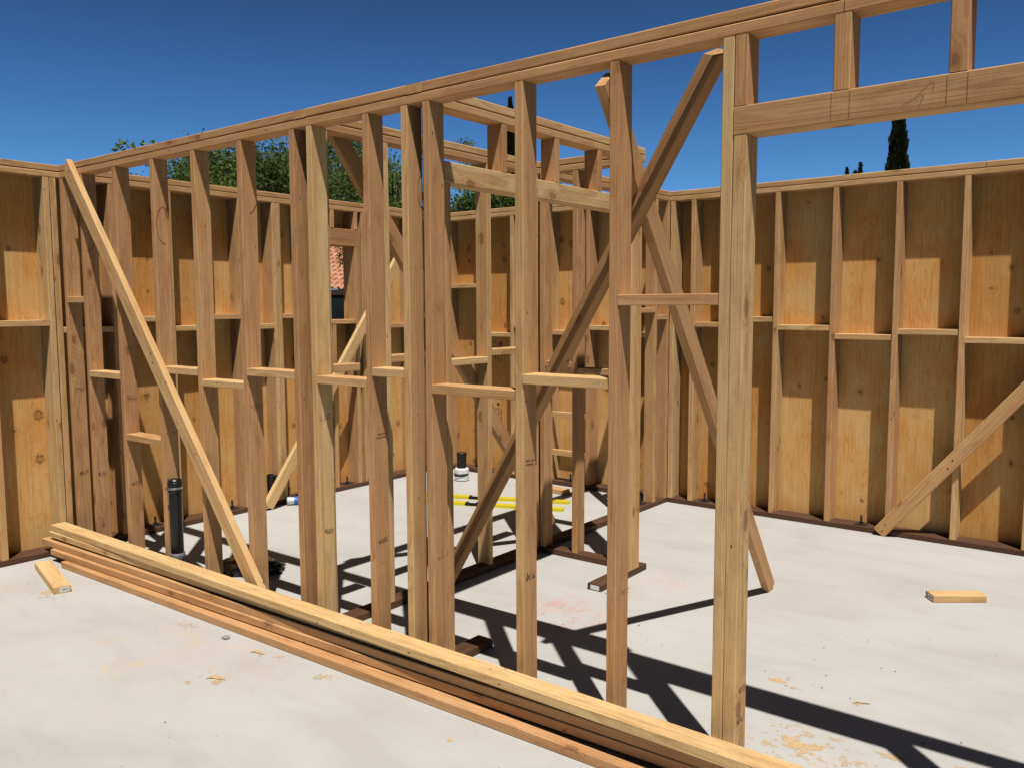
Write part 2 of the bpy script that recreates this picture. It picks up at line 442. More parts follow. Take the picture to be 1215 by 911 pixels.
for x, w, tone in ((-1.0845, .042, .05), (-.790, .048, .2), (-.492, .047, .3)):
    box('cripple_stud', w1, M_LUM, x, x+w, Y1, Y1+W, 2.1765, ZP, tone)
# lower plate in two lengths, upper plate lapped by the cross walls
LP = [(-5.5515, -.765, .4), (-.7635, 1.2, .6)]
for a, b, t in LP: box('lower_top_plate', w1, M_LUM, a, b, Y1, Y1+W, ZP, ZP+T-.0015, t, ch=.004)
UP = [(-5.692, -3.2175, .55), (-3.1255, -2.4905, .45), (-2.3985, -.745, .5), (-.743, 1.2, .6)]
for a, b, t in UP: box('upper_top_plate', w1, M_LUM, a, b, Y1, Y1+W, ZP+T+.0012, H+.002, t, ch=.004, bow=.0015)
box('sill_plate', w1, M_PT, -5.5515, -1.04, Y1, Y1+W, 0, T, .3)
box('sill_plate', w1, M_PT, -.095, 1.2, Y1, Y1+W, 0, T, .3)
for a, b, z, t in ((-5.5125, -5.301, 1.647, .8), (-5.261, -4.895, 1.19, .75), (-4.855, -4.478, .832, .8), (-4.438, -4.074, 1.25, .7), (-4.034, -3.664, 1.197, .9),
                (-3.624, -3.255, 1.272, .7), (-3.088, -2.755, 1.26, .6), (-2.715, -2.524, 1.312, .7), (-2.361, -1.934, 1.258, .65), (-1.894, -1.529, 1.322, .8),
                (-1.489, -1.125, 1.611, .45), (-.017, .349, 1.3, .5), (.39, .756, 1.36, .5)):
    box('fire_block', w1, M_LUM, a, b, Y1-.002+random.uniform(-.006, .003), Y1+W-.002, z-T, z, t)
for k, yy, zz in (('E2', 2.552, .535), ('F', 2.550, .521), ('G2', 2.553, .526), ('I', 2.545, .527), ('J', 2.57, .533), ('A', 2.55, .53), ('S1', 2.55, .53), ('S0', 2.55, .53)):
    x = {'E2': -3.127, 'F': -2.754, 'G2': -2.4, 'I': -1.933, 'J': -1.528, 'A': -4.894, 'S1': -5.3, 'S0': -5.5515}[k] + T
    stamp(S[k], x, yy, zz)
for k, zz in (('A', 1.04), ('C', 1.02), ('E2', 1.05), ('F', 1.02), ('G2', 1.03), ('I', 1.00), ('D', 1.06), ('S0', 1.04)):
    x = {'A': -4.894, 'C': -4.073, 'E2': -3.127, 'F': -2.754, 'G2': -2.4, 'I': -1.933, 'D': -3.663, 'S0': -5.5515}[k] + T
    stamp(S[k], x, 2.548, zz, 1)
stamp(S['T'], -1.0405, 2.562, .33); stamp(S['T'], -1.0405, 2.548, .21)
crayon(S['B'], -4.477+T, 2.552, 2.03, .04, .10, 40, 285, 2.505, 2.588)
crayon(S['C'], -4.073+T, 2.515, 2.02, .045, .10, -75, 70, 2.505, 2.588)
crayon(S['D'], -3.663+T, 2.52, 2.13, .07, .10, -70, 10, 2.505, 2.588)
crayon(S['S1'], -5.3+T, 2.50, 2.02, .075, .10, -80, 10, 2.505, 2.588)
crayon(S['G2'], -2.4+T, 2.530, 2.06, .030, .075, -100, 100, 2.505, 2.588)
crayon(S['G1'], -2.523+T, 2.590, 2.05, .03, .07, 100, 260, 2.505, 2.588)
bm = bmesh.new(); n = (0, -1, 0); yf = Y1-.0012
for x in (-.792, -.742, -.494, -.445): strip(bm, [(x, yf, 2.094), (x+.001, yf, 2.172)], .0011, n)
strip(bm, [(-.60, yf, 2.112), (-.572, yf, 2.124), (-.532, yf, 2.160), (-.524, yf, 2.156), (-.527, yf, 2.136)], .0011, n)
strip(bm, [(-.572, yf, 2.124), (-.548, yf, 2.130), (-.562, yf, 2.094)], .0011, n)
mesh_obj('pencil_layout', bm, M_PEN, hd)

# ------------------------------------------------------------------ left outside wall (along y, window opening, plywood outside)
wl = thing('stud_wall', (XL-W6/2, 3.2, 0), 'plywood backed outside wall on the left with a small window opening', 'stud wall', 'framed walls of the room')
def stud_y(y, z1=ZP, z0=T, x=XL-W6, d=W6, tone=None, parent=None, name='stud', w=T):
    return box(name, parent, M_LUM, x, x+d, y, y+w, z0, z1, tone, bow=.0015)
for y, t in ((.37, .4), (.78, .4), (1.18, .5), (1.59, .5), (2.052, .75), (2.404, .85), (2.812, .2), (3.217, .7), (3.50, .5), (3.79, .35), (4.095, .5), (4.135, .55), (4.372, .4), (5.017, .6), (5.25, .45), (5.61, .4), (6.0, .5)):
    stud_y(y, tone=t, parent=wl)
stud_y(2.446, tone=.5, parent=wl)
stud_y(4.412, z1=2.0925, tone=.4, parent=wl, name='trimmer_stud'); stud_y(4.938, z1=2.0925, tone=.5, parent=wl, name='trimmer_stud')
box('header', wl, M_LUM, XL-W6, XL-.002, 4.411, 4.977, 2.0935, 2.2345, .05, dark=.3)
for y in (4.412, 4.68, 4.938): stud_y(y, z0=2.236, tone=.3, parent=wl, name='cripple_stud')
stud_y(4.68, z1=1.431, tone=.35, parent=wl, name='cripple_stud')
box('window_sill', wl, M_LUM, XL-W6, XL, 4.451, 4.937, 1.433, 1.471, .35)
box('lower_top_plate', wl, M_LUM, XL-W6, XL, .3, 3.9, ZP, ZP+T-.0015, .5, ch=.004)
box('lower_top_plate', wl, M_LUM, XL-W6, XL, 3.902, YR-.001, ZP, ZP+T-.0015, .6, ch=.004)
box('upper_top_plate', wl, M_LUM, XL-W6, XL, .3, 2.15, ZP+T+.0012, H+.001, .6, ch=.004)
box('upper_top_plate', wl, M_LUM, XL-W6, XL, 2.152, Y1-.002, ZP+T+.0012, H+.001, .35, ch=.004)
box('upper_top_plate', wl, M_LUM, XL-W6, XL, Y1+W+.002, YR-.001, ZP+T+.0012, H+.001, .6, ch=.004)
box('sill_plate', wl, M_PT, XL-W6, XL+.001, .3, YR-.001, 0, T, .4)
for a, b, z, t in ((.82, 1.179, 1.45, .5), (1.22, 1.589, 1.5, .5), (1.63, 2.051, 1.45, .5), (2.091, 2.403, 1.501, .8), (2.485, 2.811, 1.455, .6), (2.851, 3.216, 1.517, .7), (3.256, 3.499, 1.447, .7), (3.539, 3.789, 1.526, .6),
                (3.829, 4.094, 1.447, .6), (4.174, 4.371, 1.526, .6), (5.056, 5.249, 1.463, .5), (5.289, 5.609, 1.426, .5), (5.649, 5.999, 1.50, .5)):
    box('fire_block', wl, M_LUM, XL-W6, XL-.002, a, b, z-T, z, t)
def ply(parent, x0, x1, y0, y1, z0, z1, tone):
    bm = bmesh.new(); dx, dy, dz = (x1-x0)/2, (y1-y0)/2, (z1-z0)/2
    add_box(bm, -dx, dx, -dy, dy, -dz, dz)
    o = mesh_obj('plywood_sheet', bm, M_PLY, parent, Matrix.Translation(((x0+x1)/2, (y0+y1)/2, (z0+z1)/2)))
    o['grain'] = [random.uniform(0, 9), random.uniform(0, 9), random.uniform(0, 30)]; o['tone'] = tone
    return o
px0, px1 = XL-W6-.0125, XL-W6-.0008
for a, b, z0, z1, t in ((.3, 1.199, -.05, H, .5), (1.2, 2.419, -.05, H, .7), (2.42, 3.639, -.05, H, .2), (3.64, 4.4505, -.05, H, .75), (4.4515, 4.9365, -.05, 1.470, .5), (4.4515, 4.9365, 2.094, H, .5), (4.9375, YR+.1, -.05, H, .7)):
    ply(wl, px0, px1, a, b, z0, z1, t)
for y in (1.8, 3.075, 3.70, 4.852, 5.8): nuts(wl, XL-.062, y, lean=.03)

# ------------------------------------------------------------------ back outside wall (along x)
wr = thing('stud_wall', (-2.5, YR+W6/2, 0), 'plywood backed outside wall at the back and right, straight and without openings', 'stud wall', 'framed walls of the room')
rx = [(-5.512, .5), (-5.133, .4), (-4.727, .5), (-4.320, .45), (-3.914, .15), (-3.508, .4), (-3.252, .5), (-3.126, .8), (-2.950, .55), (-2.695, .5), (-2.291, .5), (-1.882, .35), (-1.471, .35), (-1.068, .8), (-.660, .5), (-.254, .5), (.152, .5), (.559, .5), (.965, .5)]
for x, t in rx: stud_x(x, tone=t, parent=wr, y=YR, d=W6)
for a, b, t in ((XL-W6, -2.7, .5), (-2.698, 1.2, .35)): box('lower_top_plate', wr, M_LUM, a, b, YR, YR+W6, ZP, ZP+T-.0015, t, ch=.004)
for a, b, t in ((XL-W6, -3.2175, .6), (-3.1255, -.95, .75), (-.948, 1.2, .3)): box('upper_top_plate', wr, M_LUM, a, b, YR, YR+W6, ZP+T+.0012, H, t, ch=.004)
box('sill_plate', wr, M_PT, XL-W6, 1.2, YR-.001, YR+W6, 0, T, .4)
zb = [1.79, 1.336, 1.42, 1.366, 1.41, 1.36, None, 1.497, 1.448, 1.491, 1.433, 1.374, 1.414, 1.366, 1.41, 1.36, 1.41, 1.36]
for i, z in enumerate(zb):
    if z: box('fire_block', wr, M_LUM, rx[i][0]+T+.001, rx[i+1][0]-.001, YR+.002, YR+W6, z-T, z, .7)
for z in (.655, .315): box('backing_block', wr, M_LUM, -4.281, -3.915, YR+.002, YR+T, z-.05, z, .6)
for i, (a, b) in enumerate(((XL-W6+.001, -4.721), (-4.72, -3.503), (-3.502, -2.284), (-2.283, -1.065), (-1.064, .155), (.156, 1.2))):
    ply(wr, a, b, YR+W6+.0008, YR+W6+.0125, -.05, H, (.3, .85, .25, .75, .15, .6)[i])
bm = bmesh.new(); rnd = random.Random(17); yf = YR+W6+.0004
for cx in (-5.02, -4.985, -4.955):
    for za, zb2 in ((.33, .62), (1.05, 1.26)):
        z = za
        while z < zb2:
            h = rnd.uniform(.004, .016)
            if rnd.random() < .75: add_box(bm, cx+rnd.uniform(-.003, .003), cx+rnd.uniform(.008, .015), yf-.0004, yf+.0002, z, z+h)
            z += h+.005
add_lathe(bm, [(.016, 0), (.016, .0006)], 14, M=Matrix.Translation((-4.985, yf, .655)) @ Matrix.Rotation(R_(90), 4, 'X'))
mesh_obj('panel_stamp', bm, M_FAINT, [c for c in wr.children if c.name.startswith('plywood')][0])
for x in (-4.103, -2.827, -1.638, -.45): nuts(wr, x, YR+.06, lean=.02)

# ------------------------------------------------------------------ cross partition to the back wall (along y)
XA0, XA1 = -3.216, -3.127
w2 = thing('stud_wall', ((XA0+XA1)/2, 4.3, 0), 'open stud partition running from the foreground wall straight to the back wall', 'stud wall', 'framed walls of the room')
for y, t in ((2.5925, .5), (2.976, .85), (3.382, .5), (3.787, .95), (4.252, .5), (4.340, .6), (5.415, .5), (5.815, .45), (6.007, .1)):
    stud_y(y, x=XA0, d=W, tone=t, parent=w2)
box('lower_top_plate', w2, M_LUM, XA0, XA1, Y1+W+.001, YR-.001, ZP, ZP+T-.0015, .2, ch=.004)
box('upper_top_plate', w2, M_LUM, XA0, XA1, Y1-.001, 4.2985, ZP+T+.0012, H+.001, .35, ch=.004)
box('upper_top_plate', w2, M_LUM, XA0, XA1, 4.3905, YR+W6, ZP+T+.0012, H+.001, .5, ch=.004)
box('sill_plate', w2, M_PT, XA0, XA1, Y1+W+.001, YR-.002, 0, T, .35)
for a, b, z, t in ((2.632, 2.80, 1.30, .25), (3.015, 3.381, 1.327, .3), (3.421, 3.786, 1.283, .8), (3.826, 4.20, 1.325, .7), (5.454, 5.814, 1.56, .5), (5.854, 6.006, 1.505, .7)):
    box('fire_block', w2, M_LUM, XA0, XA1+.002, a, b, z-T, z, t)
nuts(w2, -3.19, 5.72)

# ------------------------------------------------------------------ closet front with a header (along y)
XB0, XB1 = -2.489, -2.400
w3 = thing('stud_wall', ((XB0+XB1)/2, 3.4, 0), 'short partition with a high closet opening under short cripple studs and a header', 'stud wall', 'framed walls of the room')
stud_y(2.5925, x=XB0, d=W, tone=.6, parent=w3)
stud_y(2.632, z1=2.085, x=XB0, d=W, tone=.3, parent=w3, name='trimmer_stud')
box('header', w3, M_LUM, XB0, XB1+.001, 2.632, 4.218, 2.0865, 2.173, .8)
for y, t in ((3.017, .15), (3.433, .15), (3.824, .2)): stud_y(y, z0=2.1738, x=XB0, d=W, tone=t, parent=w3, name='cripple_stud')
stud_y(4.180, z1=2.085, x=XB0, d=W, tone=.5, parent=w3, name='trimmer_stud')
stud_y(4.2195, x=XB0, d=W, tone=.55, parent=w3); stud_y(4.260, x=XB0, d=W, tone=.6, parent=w3)
box('lower_top_plate', w3, M_LUM, XB0, XB1, Y1+W+.001, 4.3285, ZP, ZP+T-.0015, .75, ch=.004)
box('upper_top_plate', w3, M_LUM, XB0, XB1, Y1-.001, 4.3285, ZP+T+.0012, H+.001, .7, ch=.004)
box('sill_plate', w3, M_PT, XB0, XB1, Y1+W+.001, 2.93, 0, T, .3)
sp = box('sill_plate', w3, M_PT, XB0, XB1, 3.875, 4.389, 0, T, .3)
bm = bmesh.new(); add_box(bm, XB0+.02, XB1-.012, 3.8735, 3.8748, .006, .031)
tg = mesh_obj('end_label', bm, M_WHITE, sp)

# ------------------------------------------------------------------ closet back (along x)
YB0, YB1 = 4.300, 4.389
w4 = thing('stud_wall', (-2.75, (YB0+YB1)/2, 0), 'shortest open partition closing the far end of the closet', 'stud wall', 'framed walls of the room')
for x, t in ((-3.126, .3), (-2.881, .35), (-2.528, .5)): stud_x(x, tone=t, parent=w4, y=YB0, d=W)
box('lower_top_plate', w4, M_LUM, XA1+.001, XB0-.001, YB0, YB1, ZP, ZP+T-.0015, .5, ch=.004)
box('upper_top_plate', w4, M_LUM, XA0, XB0-.001, YB0, YB1, ZP+T+.0012, H+.001, .25, ch=.004)
box('sill_plate', w4, M_PT, XA1+.001, XB0-.001, YB0, YB1, 0, T, .4)
for a, b, z in ((-3.086, -2.882, 1.235), (-2.841, -2.529, 1.20)): box('fire_block', w4, M_LUM, a, b, YB0, YB1, z-T, z, .6)

# ------------------------------------------------------------------ temporary diagonal braces, each a thing
def brace(label, p0, p1, w, d, side, tone, **kw):
    o = beam('diagonal_brace', None, M_LUM, p0, p1, w, d, side, tone, bow=.002, **kw)
    return tag(o, label, 'brace', 'temporary diagonal braces')
brace('bright board slanting down across the front of the foreground partition from its left top corner', (-3.515, 2.4818, .085), (-5.378, 2.4818, 2.435), .038, .089, (0, 1, 0), .5, cut1=(0, -.45))
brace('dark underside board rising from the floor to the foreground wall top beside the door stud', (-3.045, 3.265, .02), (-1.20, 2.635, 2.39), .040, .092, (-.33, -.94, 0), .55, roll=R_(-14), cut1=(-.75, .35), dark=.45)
brace('board leaning from the open floor right of the door stud to the foreground wall', (-1.682, 4.485, .006), (-1.548, 2.505, 2.335), .038, .089, (1, 0, 0), .45, cut0=(0, -.0))
brace('pale board leaning along the left outside wall with its foot on the floor', (-5.481, 3.925, .025), (-5.481, 5.375, 1.985), .038, .089, (1, 0, 0), .8)
brace('shaded board slanting down along the cross partition behind the closet', (-3.2365, 2.757, 2.428), (-3.2365, 4.575, .11), .038, .089, (1, 0, 0), .2)
brace('board nailed flat across the studs of the back wall at the right edge', (-1.497, YR-.0205, .02), (-.29, YR-.0205, 1.53), .038, .089, (0, 1, 0), .45)

def nails(parent, pts, n):
    M0 = Vector(n).to_track_quat('Z', 'Y').to_matrix().to_4x4()
    for p in pts:
        bm = bmesh.new(); add_lathe(bm, [(.0045, .0), (.0045, .0014)], 10, M=Matrix.Translation(p) @ M0)
        mesh_obj('nail_head', bm, M_BOLT, parent)
brs = [o for o in bpy.data.objects if o.name.startswith('diagonal_brace')]
nails(brs[5], [(-1.475, YR-.0398, .035), (-1.455, YR-.0398, .085), (-1.085, YR-.0398, .515), (-1.06, YR-.0398, .57)], (0, -1, 0))
nails(brs[0], [(-5.33, 2.4626, 2.40), (-5.31, 2.4626, 2.345), (-4.47, 2.4626, 1.32), (-4.455, 2.4626, 1.27), (-4.06, 2.4626, .80)], (0, -1, 0))
# ------------------------------------------------------------------ stack of long boards in front of the partition
def pile(label, p0, p1, tone, w=.089, t=.038, roll=0.0):
    o = beam('long_board', None, M_LUM, p0, p1, t, w, (0, 0, 1), tone, bow=.0015, roll=roll)
    return tag(o, label, 'board', 'long boards stacked by the partition')
pile('yellow top board of the stack along the partition', (-5.549, 2.386, .1875), (-.2, 2.399, .171), .97)
pile('second board from the top of the stack, mostly hidden under the yellow one', (-5.549, 2.3745, .1475), (-2.2, 2.456, .1380), .85)
pile('third board from the top of the stack, its end sticking out furthest at left', (-5.607, 2.352, .0963), (-.2, 2.487, .105), .3)
pile('bottom board of the stack, reddish and in shade', (-5.45, 2.333, .0582), (-.2, 2.489, .0663), .2)
pile('pinkish board lying alone on the floor in front of the stack', (-5.255, 2.309, .0195), (-.6, 2.405, .0195), .2)

# ------------------------------------------------------------------ offcuts
def scrap(label, p0, p1, side, tone):
    o = beam('scrap_block', None, M_LUM, p0, p1, .038, .089, (0, 0, 1), tone)
    return tag(o, label, 'wood offcut', 'short wood offcuts on the floor')
def end_tag(o, L):
    bm = bmesh.new(); add_box(bm, -.013, .013, -.034, .012, L/2+.0003, L/2+.001)
    t = mesh_obj('end_label', bm, M_WHITE, o, PW[o.name])
    bm = bmesh.new(); rnd = random.Random(3)
    for r in (-.005, .002):
        y = -.028
        while y < .004:
            w = rnd.uniform(.002, .005); add_box(bm, r, r+.004, y, y+w, L/2+.0011, L/2+.0014); y += w+.002
    mesh_obj('label_print', bm, M_BLACK, t, PW[o.name])
a, b = Vector((-5.360, 2.203, .0195)), Vector((-4.772, 2.056, .0195))
s1 = scrap('long offcut on the floor by the left end of the lumber stack', a, b, 0, .95); end_tag(s1, (b-a).length)
a, b = Vector((-.712, 5.006, .0195)), Vector((-.935, 4.836, .0195))
s2 = scrap('short offcut alone on the open floor at right', a, b, 0, .8); end_tag(s2, (b-a).length)
scrap('offcut under the right end of the lumber stack, lifting it off the floor', Vector((-.36, 2.47, .0194)), Vector((-.34, 2.70, .0194)), 0, .4)
scrap('offcut lying by the back wall behind the closet', Vector((-4.20, 5.81, .0195)), Vector((-3.93, 5.79, .0195)), 0, .7)

# ------------------------------------------------------------------ plumbing
PX, PY = -4.394, 2.531
sp = thing('standpipe', (PX, PY, 0), 'tall black capped drain pipe rising beside a stud of the foreground wall behind the stack', 'drain pipe')
Mp = Matrix.Translation((PX, PY, 0))
bm = bmesh.new(); add_lathe(bm, [(.0355, 0), (.0355, .55)], 40, M=Mp); mesh_obj('pipe', bm, M_ABS, sp)
bm = bmesh.new(); add_lathe(bm, [(.0385, .535), (.0405, .54), (.0405, .592), (.038, .596), (.038, .606), (.034, .611)], 40, M=Mp); cp = mesh_obj('rubber_cap', bm, M_ABS, sp)
bm = bmesh.new(); add_lathe(bm, [(.0412, .556), (.0416, .557), (.0416, .567), (.0412, .568)], 40, cap=False, M=Mp)
add_box(bm, -.012, .014, -.052, -.039, .554, .570, Mp)
mesh_obj('hose_clamp', bm, M_STEEL, cp)
bm = bmesh.new(); rnd = random.Random(5)
prof = [(.0365+rnd.uniform(0, .0055), .03+i*.0175) for i in range(10)]
add_lathe(bm, prof, 26, M=Mp)
for v in bm.verts: v.co += Vector((rnd.uniform(-.003, .003), rnd.uniform(-.003, .003), 0))
mesh_obj('foam_sleeve', bm, M_WRAP, sp, smooth=True)

fx, fy = -5.025, 5.70
fl = thing('floor_drain', (fx, fy, 0), 'short black pipe in a white collar standing on the slab at the back', 'drain pipe')
Mf = Matrix.Translation((fx, fy, 0))
bm = bmesh.new(); add_lathe(bm, [(.060, 0), (.066, .006), (.066, .050), (.062, .054), (.062, .066), (.066, .07), (.066, .106), (.056, .116)], 36, M=Mf); mesh_obj('collar', bm, M_WHITE, fl)
bm = bmesh.new(); add_lathe(bm, [(.0672, .052), (.0672, .068)], 36, cap=False, M=Mf @ Matrix.Rotation(.12, 4, 'X')); add_lathe(bm, [(.0675, .0), (.0675, .006)], 36, cap=False, M=Mf); mesh_obj('band', bm, M_ABS, fl)
bm = bmesh.new(); add_lathe(bm, [(.042, .11), (.042, .225), (.046, .226), (.046, .252), (.042, .256)], 36, M=Mf); mesh_obj('pipe', bm, M_ABS, fl)

# ------------------------------------------------------------------ yellow levels on the floor
def level(label, p1, ang, L, win):
    t = thing('spirit_level', p1, label, 'spirit level', 'yellow levels on the floor')
    Mx = Matrix.Translation(p1) @ Matrix.Rotation(ang, 4, 'Z')
    bm = bmesh.new(); add_box(bm, -L, 0, -.030, -.018, 0, .024, Mx); add_box(bm, -L, 0, .018, .030, 0, .024, Mx); add_box(bm, -L+.002, -.002, -.018, .018, .004, .019, Mx)
    mesh_obj('body', bm, M_YEL, t)
    bm = bmesh.new()
    for k in win: add_box(bm, k-.055, k+.055, -.0305, .0305, .0035, .0245, Mx)
    mesh_obj('label_band', bm, M_BLACK, t)
    bm = bmesh.new()
    for k in win: add_box(bm, k-.03, k+.03, -.012, .012, .0246, .027, Mx)
    mesh_obj('vial', bm, M_WHITE, t)
level('yellow level lying nearer the back wall', (-3.72, 5.52, 0), math.atan2(.40, .89), 1.22, (-.78,))
level('yellow level with a dark label lying nearer the closet', (-3.62, 5.29, 0), math.atan2(.35, .86), 1.22, (-.74,))

# ------------------------------------------------------------------ bits on the floor by the left wall
bt = thing('water_bottle', (-5.49, 4.17, .03), 'crumpled clear plastic bottle with blue label on the floor by the left wall', 'bottle')
Mb = Matrix.Translation((-5.50, 4.12, .033)) @ Matrix.Rotation(R_(55), 4, 'Z') @ Matrix.Rotation(R_(90), 4, 'Y')
def rough_lathe(prof, n, amp, M, seed):
    bm = bmesh.new(); rnd = random.Random(seed); add_lathe(bm, prof, n)
    for v in bm.verts: v.co.x *= 1+rnd.uniform(-amp, amp); v.co.y *= 1+rnd.uniform(-amp, amp)
    for v in bm.verts: v.co = M @ v.co
    return bm
mesh_obj('body', rough_lathe([(.02, 0), (.031, .006), (.032, .05), (.03, .09), (.032, .13), (.026, .155), (.013, .18)], 18, .09, Mb, 4), M_CLEAR, bt)
mesh_obj('label_wrap', rough_lathe([(.0345, .055), (.035, .07), (.034, .09), (.035, .105)], 18, .05, Mb, 5), M_BLUE, bt)
mesh_obj('cap', rough_lathe([(.014, .178), (.015, .18), (.015, .195), (.012, .197)], 16, 0, Mb, 6), M_WHITE, bt)

cn = thing('plastic_tube', (-5.605, 4.065, T), 'dark glossy plastic tube standing on the sill of the left wall', 'tube')
bm = bmesh.new(); add_lathe(bm, [(.036, T), (.038, T+.01), (.042, T+.10), (.044, T+.2), (.040, T+.207), (.036, T+.19)], 24, M=Matrix.Translation((-5.605, 4.065, 0)))
mesh_obj('wall', bm, M_BAG, cn)
bm = bmesh.new(); add_lathe(bm, [(.0385, T+.03), (.0392, T+.034), (.0400, T+.05), (.0405, T+.054)], 24, cap=False, M=Matrix.Translation((-5.605, 4.065, 0)))
mesh_obj('rib', bm, M_BOLT, cn)

bm = bmesh.new(); bmesh.ops.create_icosphere(bm, subdivisions=5, radius=1.0)
for v in bm.verts:
    d = v.co.normalized()
    k = 1 + .30*mn.noise(d*2.1+Vector((3, 1, 0))) + .10*mn.noise(d*4.3)
    v.co = Vector((d.x*.19*k, d.y*.12*k, max(0, d.z*.06*k+.022)))
o = mesh_obj('plastic_bag', bm, M_BAG, None, Matrix.Translation((-4.27, 2.93, 0)) @ Matrix.Rotation(R_(28), 4, 'Z'), smooth=True)
tag(o, 'crumpled black plastic bag lying in the shade behind the foreground partition', 'bag')

# sawdust, chips and grit on the slab: nobody could count them
def flakes(name, label, spots, mat, seed, smin, smax, zmax=.004):
    bm = bmesh.new(); rnd = random.Random(seed)
    for cx, cy, r, n in spots:
        arms = [(rnd.uniform(0, 6.28), rnd.uniform(.2, 1)) for _ in range(6)]
        for _ in range(n):
            a, q = rnd.choice(arms)
            rr = abs(rnd.gauss(0, .34))*r
            ang = rnd.uniform(0, 6.28)
            x = cx + math.cos(a)*q*r*.55 + rr*math.cos(ang); y = cy + math.sin(a)*q*r*.55 + rr*math.sin(ang)
            s = rnd.uniform(smin, smax); th = rnd.uniform(0, 6.28); z = rnd.uniform(.0006, zmax)
            c, sn = math.cos(th), math.sin(th); w = s*rnd.uniform(.3, 1)
            tilt = rnd.uniform(-.25, .25)*s
            vs = [bm.verts.new((x+c*u*s-sn*v*w, y+sn*u*s+c*v*w, z+tilt*u+.0004)) for u, v in ((-.5, -.5), (.5, -.4), (.45, .5), (-.4, .45))]
            for v in vs: v.co.z = max(v.co.z, .0004)
            bm.faces.new(vs)
    o = mesh_obj(name, bm, mat); tag(o, label, 'debris', kind='stuff')
def dust(name, label, spots, mat, seed):
    bm = bmesh.new(); rnd = random.Random(seed); zc = .0006
    for cx, cy, r, n in spots:
        made = 0; tries = 0
        while made < n and tries < n*30:
            tries += 1
            a = rnd.uniform(0, 6.28); q = r*abs(rnd.gauss(0, .75))
            x, y = cx+q*math.cos(a)*1.25, cy+q*math.sin(a)*.85
            f = mn.noise(Vector((x*17, y*17, seed))) + .6*mn.noise(Vector((x*46, y*46, 3.0))) - .30*(q/r)
            if f < rnd.uniform(-.12, .16): continue
            made += 1; s_ = rnd.uniform(.0016, .0062); k = rnd.randint(4, 6); zc += 1e-7
            bm.faces.new([bm.verts.new((x+s_*rnd.uniform(.4, 1.2)*math.cos(6.28*i/k), y+s_*rnd.uniform(.4, 1.2)*math.sin(6.28*i/k), zc)) for i in range(k)])
    tag(mesh_obj(name, bm, mat), label, 'debris', kind='stuff')
dust('sawdust', 'pale sawdust lying in patches on the concrete floor', [(-.97, 2.92, .16, 2300), (-.68, 3.03, .05, 160), (-1.195, 3.385, .05, 420), (-.885, 3.38, .03, 60), (-.48, 3.1, .03, 40),
        (-4.84, 2.0, .08, 380), (-3.77, 2.21, .07, 70), (-3.15, 2.24, .05, 60), (-3.12, 1.945, .05, 120), (-3.2, 1.86, .02, 40), (-1.99, 2.16, .035, 110), (-2.75, 2.24, .05, 80)], M_DUST, 11)
flakes('wood_grit', 'tiny dark chips and grit scattered on the concrete floor', [(-3.5, 1.6, 2.2, 26), (-.8, 4.0, 1.3, 30), (-2.4, 3.6, .6, 24), (-4.5, 4.5, 1.2, 24), (-1.5, 2.0, 1.0, 16), (-5.0, 2.1, .4, 12)], M_CHIP, 12, .003, .009, .003)
bm = bmesh.new(); bmesh.ops.create_icosphere(bm, subdivisions=2, radius=.02)
for v in bm.verts: v.co = Vector((v.co.x*1.1, v.co.y*.8, v.co.z*.4+.006)) * (1+.25*mn.noise(v.co*60))
tag(mesh_obj('pebble', bm, M_STONE, None, Matrix.Translation((-3.479, 2.232, 0)), smooth=True), 'small grey pebble on the floor in front of the lumber stack', 'pebble')
def shaving(label, x, y, ang, L, w):
    bm = bmesh.new(); n = 8
    rows = []
    for i in range(n+1):
        t = i/n; s_ = math.sin(math.pi*t)
        rows.append([bm.verts.new(((t-.5)*L, (u-.5)*w*(.35+.65*s_)+.012*math.sin(5*t), .0015+.003*s_*(1+.5*math.sin(9*t)))) for u in (0, .5, 1)])
    for a, b in zip(rows[:-1], rows[1:]):
        for j in range(2): bm.faces.new((a[j], b[j], b[j+1], a[j+1]))
    o = mesh_obj('wood_shaving', bm, M_DUST, None, Matrix.Translation((x, y, 0)) @ Matrix.Rotation(ang, 4, 'Z'))
    tag(o, label, 'wood shaving', 'wood shavings on the floor')
shaving('shaving on the floor close to the front board of the lumber', -3.215, 2.225, .55, .075, .028)
shaving('wide shaving on the bare floor at the left, nearest the viewer', -3.13, 1.955, .75, .085, .035)
shaving('thin shaving on the floor right of the door stud', -.885, 3.38, .9, .07, .012)

# ------------------------------------------------------------------ neighbouring house seen through the window opening
hs = thing('house', (-30, 22, -.16), 'neighbouring house with a clay tile roof seen through the window opening', 'house')
ex, ez, sl = -25.0, 2.30, .46
pit, run, rise = .30, .40, 0
bm = bmesh.new(); ncol, ncourse = 66, 19
y0 = 12.0
for c in range(ncourse):
    xa = ex - c*run; za = ez + c*run*sl
    xb = ex - (c+1)*run - .05; zb_ = ez + (c+1)*run*sl - .012
    prev = None
    for i in range(ncol*8+1):
        y = y0 + i*pit/8
        s_ = math.sin(2*math.pi*i/8)
        h = .055*max(s_, -.55) + .02*random.random()*0
        lift = .035
        cur = (bm.verts.new((xa+.012*s_, y, za+h+lift)), bm.verts.new((xb, y, zb_+h)), bm.verts.new((xa+.012*s_, y, za+h-.005)))
        if prev:
            bm.faces.new((prev[0], cur[0], cur[1], prev[1])); bm.faces.new((prev[2], cur[2], cur[0], prev[0]))
        prev = cur
rf = mesh_obj('roof', bm, M_TILE, hs)
bm = bmesh.new(); L = ncol*pit; add_box(bm, ex-.06, ex-.02, y0, y0+L, ez-.24, ez-.05); mesh_obj('fascia', bm, M_STUCCO, hs)
